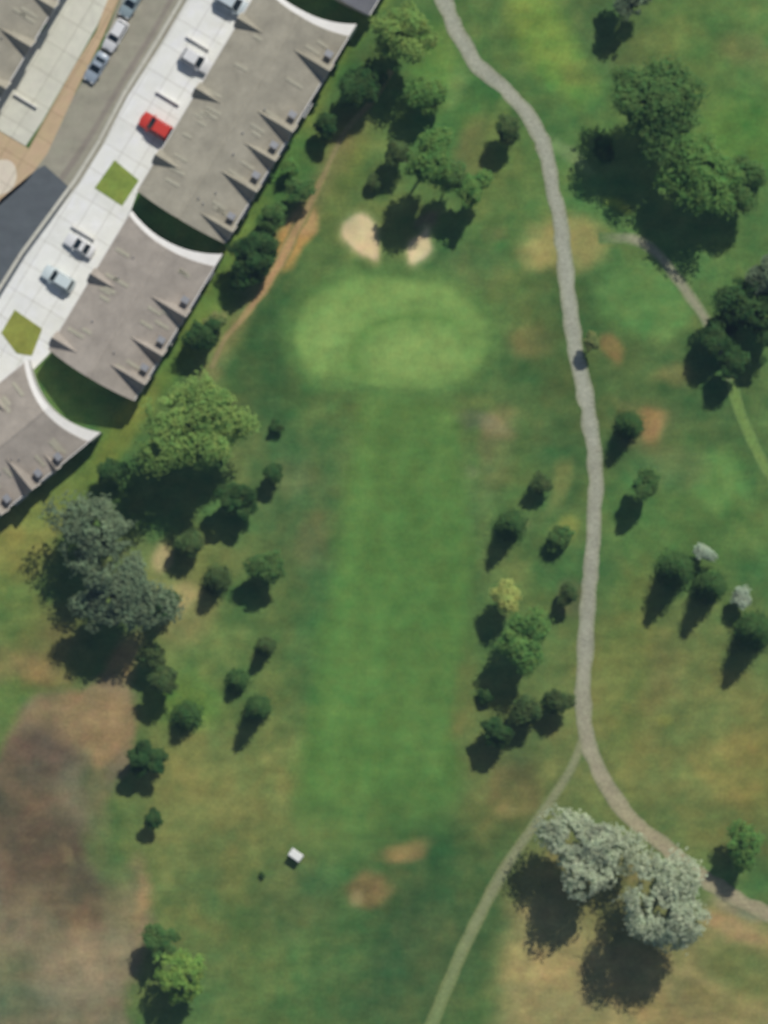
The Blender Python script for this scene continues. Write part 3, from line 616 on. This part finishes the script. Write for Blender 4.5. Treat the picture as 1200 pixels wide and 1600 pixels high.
def tree(label, cx, cy, r, h, mat, group=None, dens=1.0, name='broadleaf_tree', cat='tree', sx=1.0, rot=0, gap=0., lobes=None, flat=.75):
    """crown centre (cx, cy) and radius r in plan pixels; h = height of the crown's centre in metres"""
    if mat in ('dark', 'brown') and cat == 'tree' and r <= 34 and h < 5:      # slender small trees
        h2 = 1.5*h; dens = 1.7; cx += h2*3.9-h*1.95; cy -= h2*7.5-h*3.75; h = h2; r *= 1.0; flat = 1.1
    R = r*S; x, y = W(cx, cy, h); root = empty(name, x, y, 0); tag(root, label, cat, group)
    Rz = min(R*flat, h*.85); nl = lobes or int(6+R*1.6)
    ca, sa = math.cos(math.radians(rot)), math.sin(math.radians(rot)); LC = []; P = []; N = []
    area = math.pi*R*R; aleaf = min(.26, .16+.014*R); tot = int(dens*8.5*area/(aleaf*aleaf*2.0*.6))
    lr0 = R*(.52 if R < 3 else .40)
    for i in range(nl):
        t = 2*math.pi*(i*.381966*1.0+random.uniform(-.05, .05)); q = math.sqrt((i+.5)/nl)*(R-lr0*.85)
        z = random.uniform(-.45, .75)*Rz*math.sqrt(max(.1, 1-(q/R)**2))
        q *= random.uniform(.72, 1.16); lx, ly = q*math.cos(t)*sx, q*math.sin(t)/sx; lr = lr0*random.uniform(.55, 1.3)
        LC.append((lx*ca-ly*sa, lx*sa+ly*ca, h+z, lr))
    if gap: LC = [c for c in LC if random.random() > gap]
    w = np.array([c[3]**2 for c in LC]); w = w/w.sum()
    for c, ww in zip(LC, w):
        k = max(12, int(tot*ww)); d = rdir(k); rad = c[3]*(rng.random(k)**.35)*(1+.12*rng.normal(size=k))
        p = np.array(c[:3])+d*rad[:, None]*np.array([1, 1, .8]); P.append(p); N.append(d*.8+np.array([0, 0, .9]))
    P = np.concatenate(P); N = np.concatenate(N)
    an = np.arctan2(P[:, 1], P[:, 0]); ph = rng.uniform(0, 6.28, 4)
    wob = 1+.13*np.sin(2*an+ph[0])+.10*np.sin(3*an+ph[1])+.07*np.sin(5*an+ph[2])+.05*np.sin(9*an+ph[3]); wob = 1+(wob-1)*(.45 if mat == 'white' else 1); P[:, :2] *= wob[:, None]
    hole = fbm(P[:, 0]*10+cx*3, P[:, 1]*10+cy*3, 9+R*1.6, 3, 91)+.25*fbm(P[:, 2]*10, P[:, 0]*10, 10, 2, 95)
    ok = (P[:, 2] > .15) & (hole > ((-.42 if R > 3 else -.8) if not gap else -.42+gap*1.3)); P, N = P[ok], N[ok]; NL[0] += len(P)
    trunk_mesh(root, h, R, [c[:3] for c in LC], min(.42, .07+R*.045))
    leaves_mesh('crown', P, N, aleaf, LM[mat], root); return root
def conifer(label, bx, by, r, H, mat='conifer', group=None, name='conifer_tree'):
    """tree base (bx, by) and skirt radius r in plan pixels; H = full height in metres"""
    H *= 1.32; bx += 9; by -= 18; R = r*S; x, y = W(bx, by, H*.3); root = empty(name, x, y, 0); tag(root, label, 'tree', group)
    tiers = int(H*1.6); P = []; N = []; V, F = [], []
    tube(V, F, (0, 0, -.1), (0, 0, H*.95), .06+H*.012, .03, 7)
    for i in range(tiers):
        t = i/tiers; z = .5+t*(H-.7); rr = R*.86*(1-t)**.6*random.uniform(.85, 1.1)+.15; nb = max(5, int(12*(1-t)+4))
        for j in range(nb):
            a = 2*math.pi*(j+random.random()*.7)/nb; k = int(10+26*rr*.8); s = rng.random(k)**.6*rr*random.uniform(.8, 1.12)
            wv = rng.normal(0, .2+.12*rr, (k, 3))
            P.append(np.stack([np.cos(a)*s, np.sin(a)*s, z-s*.28], 1)+wv*[1, 1, .6]); N.append(np.tile([math.cos(a)*.4, math.sin(a)*.4, .8], (k, 1)))
            if j % 2 == 0: tube(V, F, (0, 0, z), (math.cos(a)*rr*.8, math.sin(a)*rr*.8, z-rr*.22), .03, .012, 5)
    mesh_obj('trunk', V, F, M_BARK, root)
    P = np.concatenate(P); N = np.concatenate(N); NL[0] += len(P); leaves_mesh('crown', P, N, .17, LM[mat], root); return root

GA = 'trees scattered over the golf course'; GB = 'conifers beside the cart path'; GC = 'dark small trees on the left of the fairway'; GD = 'bushes at the garden side of the houses'; GE = 'trees between the houses and the dirt track'
# top and centre
tree('tall bright green leafy tree at the top edge, right of the house roofs', 632, 50, 50, 9.5, 'bright', GE)
tree('dark shaded tree below left of the bright green tree at the top', 566, 132, 38, 5.2, 'dark', GE)
tree('small dark tree between the long house row and the upper end of the dirt track', 500, 216, 21, 2.6, 'dark', GE)
tree('mid green round tree standing alone between the bright top tree and the cart path', 668, 150, 36, 5.2, 'green', GA)
tree('small dark tree above the left sand bunker', 607, 258, 22, 2.8, 'brown', GA)
tree('low brownish bush just below left of the small dark tree above the bunkers', 585, 284, 15, 1.6, 'brown', GA, name='bush', cat='bush')
tree('large spreading green tree whose long shadow falls between the two sand bunkers', 670, 250, 44, 11.5, 'green', GA)
tree('green tree whose round shadow lies right of the smaller bunker', 737, 294, 33, 7.5, 'green', GA)
tree('lower green tree squeezed between the two taller ones above the bunkers', 704, 274, 28, 8.0, 'mid', GA)
tree('thin brownish tree beside the bend of the cart path near the top', 783, 224, 24, 3.0, 'brown', GA, dens=.8)
tree('bluish grey tree at the top edge right of the cart path', 984, -6, 34, 7.0, 'grey', GA)
# upper right cluster
tree('big dark green tree at the upper left of the right hand cluster', 1022, 164, 76, 11.5, 'mid', GA)
tree('broad green tree in the middle of the right hand cluster', 1088, 268, 66, 9.0, 'green', GA)
tree('green tree at the right end of the right hand cluster', 1156, 288, 48, 7.0, 'mid', GA)
tree('tiny dark shrub above the right end of the tree cluster', 1136, 262, 14, 1.6, 'dark', GA, name='bush', cat='bush')
tree('low dark shrub at the right edge beside the tree cluster', 1182, 280, 17, 1.8, 'dark', GA, name='bush', cat='bush')
tree('small dark tree left under the shade of the big cluster tree', 935, 250, 20, 2.2, 'dark', GA)
tree('dark broad tree at the right edge beside the end of the pale path', 1165, 474, 54, 6.0, 'dark', GA)
tree('grey green tree partly cut by the right edge above the dark trees', 1204, 432, 38, 9.0, 'grey', GA)
tree('dark tree at the lower left side of the right edge clump', 1110, 545, 32, 3.4, 'dark', GA)
tree('dark tree at the lower tip of the right edge clump', 1132, 592, 24, 3.4, 'dark', GA)
tree('dark tree in the core of the right edge clump', 1178, 540, 32, 4.0, 'dark', GA)
# along the cart path
tree('small yellow green bush touching the right side of the cart path', 926, 536, 15, 3.6, 'olive', GA, name='bush', cat='bush')
conifer('narrow dark conifer whose shadow crosses the cart path beside the orange bare patch', 974, 682, 21, 6.6, group=GB)
tree('rounded grey green tree right of the path below the narrow conifer', 1008, 760, 30, 5.6, 'mid', GA)
tree('small dark brown tree left of the path, top of the group above the yellow tree', 838, 772, 18, 2.2, 'brown', GA)
conifer('dark conifer at the right edge of the fairway above the yellow tree', 790, 838, 22, 7.2, group=GB)
tree('small dark green tree left of the path with a yellowish patch above', 872, 842, 22, 2.6, 'mid', GA)
tree('bright yellow round tree standing at the right side of the fairway', 791, 934, 27, 6.0, 'yellow', GA)
tree('thin brown bush hugging the left side of the cart path beyond the yellow tree', 878, 948, 18, 2.4, 'brown', GA, dens=.6)
tree('wide green tree below the yellow tree casting a large shadow', 820, 1000, 44, 7.2, 'green', GA)
tree('low dark bush at the lower left of the wide green tree by the fairway', 758, 1088, 13, 1.6, 'dark', GA, name='bush', cat='bush')
tree('dark tree nearest the path in the row of three above the path fork', 858, 1118, 23, 2.8, 'brown', GA)
tree('brown dark tree in the middle of the row of three above the path fork', 812, 1134, 27, 2.8, 'brown', GA)
tree('dark tree nearest the fairway in the row of three above the path fork', 765, 1166, 25, 3.2, 'dark', GA)
# right middle
conifer('tall dark conifer leftmost of the group right of the path', 1048, 908, 28, 9.0, group=GB)
conifer('dark conifer in the middle of the group right of the path below the pale bushes', 1102, 932, 25, 8.4, group=GB)
tree('pale whitish green bush topmost of the group right of the path', 1098, 862, 17, 3.0, 'pale', GA, name='bush', cat='bush')
tree('green bush between the two pale bushes right of the path', 1112, 906, 16, 2.6, 'green', GA, name='bush', cat='bush')
tree('near white round bush at the right of the conifer group', 1160, 933, 18, 3.6, 'pale', GA, name='bush', cat='bush')
conifer('dark conifer lowest of the group near the right edge', 1172, 1004, 30, 9.2, group=GB)
tree('green tree with deep shadow at the right edge beside the white blossoming trees', 1164, 1322, 36, 6.0, 'green', GA)
# white pair
tree('silvery white blossoming tree on the left of the large pair by the path fork', 920, 1328, 77, 9.6, 'white', 'white blossoming trees', dens=.9, sx=1.02, rot=-35, gap=.08)
tree('silvery white blossoming tree on the right of the large pair, the wider crown', 1040, 1410, 86, 12.4, 'white', 'white blossoming trees', dens=1.0, gap=.14)
# left side
tree('huge bright green tree below the row houses beside the end of the dirt track', 303, 660, 84, 12.8, 'bright', GE, gap=.07, dens=1.1)
tree('grey green loose crowned tree, upper of the two at the left edge of the course', 148, 842, 72, 9.0, 'grey', GE, dens=.75, gap=.15)
tree('grey green spreading tree, lower of the two, above the bare brown field', 180, 928, 80, 11.5, 'grey', GE, dens=.75, gap=.15)
tree('small dark tree between the huge bright tree and the grass strip', 164, 752, 22, 2.4, 'dark', GC)
tree('dark round tree right below the shadow of the huge bright tree', 354, 804, 33, 3.4, 'dark', GC)
tree('dark green round tree nearest the fairway on the left side', 418, 882, 34, 4.8, 'mid', GC)
tree('small dark shrub left of the fairway near the green', 432, 666, 11, 1.4, 'dark', GC, name='bush', cat='bush')
tree('small dark tree between the huge bright tree and the fairway', 421, 755, 16, 2.2, 'dark', GC)
tree('brown dark small tree beside the sandy pale spot', 283, 868, 25, 2.4, 'brown', GC)
conifer('brownish slanting dark conifer beside the dry yellow ground', 330, 924, 23, 5.6, mat='brown', group=GC)
tree('dark small tree touching the lower grey green tree on its right', 246, 964, 24, 2.6, 'dark', GC)
tree('brown dark small tree at the upper corner of the bare field', 228, 1046, 24, 2.6, 'brown', GC)
tree('brown dark small tree just below another at the corner of the bare field', 240, 1086, 24, 3.4, 'brown', GC)
conifer('thin brown conifer upper of three toward the left edge of the fairway', 406, 1028, 13, 4.8, mat='brown', group=GC)
conifer('small dark conifer below left of the thin brown conifer', 362, 1082, 17, 3.6, group=GC)
conifer('narrow dark conifer with a long shadow closest to the fairway', 394, 1124, 18, 7.2, group=GC)
conifer('dark conifer below the light green patch left of the fairway', 282, 1138, 25, 4.6, group=GC)
tree('dark bushy tree at the right rim of the bare field', 218, 1212, 31, 3.2, 'dark', GC)
tree('tiny dark tree below the bushy tree at the rim of the bare field', 233, 1292, 15, 2.0, 'dark', GC)
tree('tiny dark shrub left of the golf cart', 409, 1366, 5, .5, 'dark', None, name='bush', cat='bush')
tree('green tree at the edge of the bare field above the lime green tree', 253, 1470, 32, 5.0, 'mid', GC)
tree('lime green tree at the bottom edge near the bare field', 284, 1532, 46, 6.2, 'lime', GC, gap=.12)
# between houses and track
tree('dark leafy tree on the grass strip close to the top of the dirt track', 538, 172, 26, 4.0, 'dark', GE)
tree('green shrub on the grass strip beside the middle of the long house row', 452, 262, 16, 2.6, 'green', GE, name='bush', cat='bush')
tree('mottled green tree filling the gap above the orange part of the track', 424, 338, 24, 4.0, 'mid', GE)
tree('green tree just right of the grass strip beside the upper dirt track', 466, 298, 24, 3.8, 'mid', GE)
tree('large dark tree left of the orange part of the dirt track', 398, 396, 44, 5.2, 'dark', GE)
tree('dark low tree under the large dark tree beside the track', 372, 450, 24, 2.4, 'dark', GE)
tree('olive green bush left of the lower dirt track', 334, 504, 22, 4.0, 'olive', GE, name='bush', cat='bush')
tree('dark tree below the olive bush near the lower end of the dirt track', 302, 550, 25, 3.0, 'dark', GE)
tree('dark tree beside the olive bush on its right', 322, 532, 18, 3.0, 'dark', GE)
# garden bushes against the houses
for i, (x, y, r, w) in enumerate([(522, 104, 8, 'uppermost, beside the white end wall of the long row house'), (484, 160, 10, 'second from the top along the long row house'), (449, 224, 9, 'in the middle of the long row house'), (418, 272, 10, 'below the middle of the long row house'), (378, 328, 9, 'at the lower part of the long row house'), (352, 372, 10, 'at the lower corner of the long row house'),
                                  (300, 456, 12, 'at the upper part of the shorter row house'), (262, 520, 8, 'in the middle of the shorter row house'), (230, 568, 8, 'near the lower corner of the shorter row house')]):
    tree('small round dark garden bush '+w, x, y, r, 1.1, 'dark', GD, name='bush', cat='bush')
tree('green bush at the eave of the grey roofed house across the street', 62, 38, 12, 1.6, 'green', GD, name='bush', cat='bush')
print('leaves', NL[0])

# ------------------------------------------------------------------ light, sky, camera
w = bpy.data.worlds.new('World'); C.world = w; w.use_nodes = True
bg = w.node_tree.nodes['Background']; sky = w.node_tree.nodes.new('ShaderNodeTexSky'); sky.sky_type = 'NISHITA'; sky.sun_disc = False
sky.sun_elevation = EL; sky.sun_rotation = math.atan2(SD.x, SD.y)
w.node_tree.links.new(sky.outputs[0], bg.inputs[0]); bg.inputs[1].default_value = 0.055
sl = bpy.data.lights.new('sun', 'SUN'); sl.energy = 3.35; sl.angle = math.radians(.5); sl.color = (1, .97, .91)
so = bpy.data.objects.new('sun', sl); COL.objects.link(so)
d = Vector((SD.x*math.cos(EL), SD.y*math.cos(EL), math.sin(EL))); so.rotation_euler = d.to_track_quat('Z', 'Y').to_euler()
# thin summer haze between the ground and the high viewpoint
V, F = [], []; box(V, F, -2500, 2500, -2500, 2500, -1, CAMH+8)
hm = bpy.data.materials.new('haze_air'); hm.use_nodes = True; hn_ = hm.node_tree; hn_.nodes.remove(hn_.nodes['Principled BSDF'])
pv = hn_.nodes.new('ShaderNodeVolumePrincipled'); pv.inputs['Color'].default_value = (.45, .66, 1, 1); pv.inputs['Density'].default_value = HZ
hn_.links.new(pv.outputs[0], hn_.nodes['Material Output'].inputs['Volume'])
tag(mesh_obj('haze', V, F, hm), kind='stuff')
cam = bpy.data.cameras.new('camera'); co = bpy.data.objects.new('camera', cam); COL.objects.link(co)
co.location = (0, 0, CAMH); co.rotation_euler = (0, 0, 0)
cam.sensor_fit = 'VERTICAL'; cam.sensor_height = 24; cam.lens = 24*CAMH/160.0
cam.clip_start = 1; cam.clip_end = 20000
cam.dof.use_dof = True; cam.dof.focus_distance = CAMH/2; cam.dof.aperture_fstop = (cam.lens/1000)/0.62
C.camera = co
C.view_settings.view_transform = 'Standard'; C.view_settings.look = 'None'; C.view_settings.exposure = 0; C.view_settings.gamma = 1
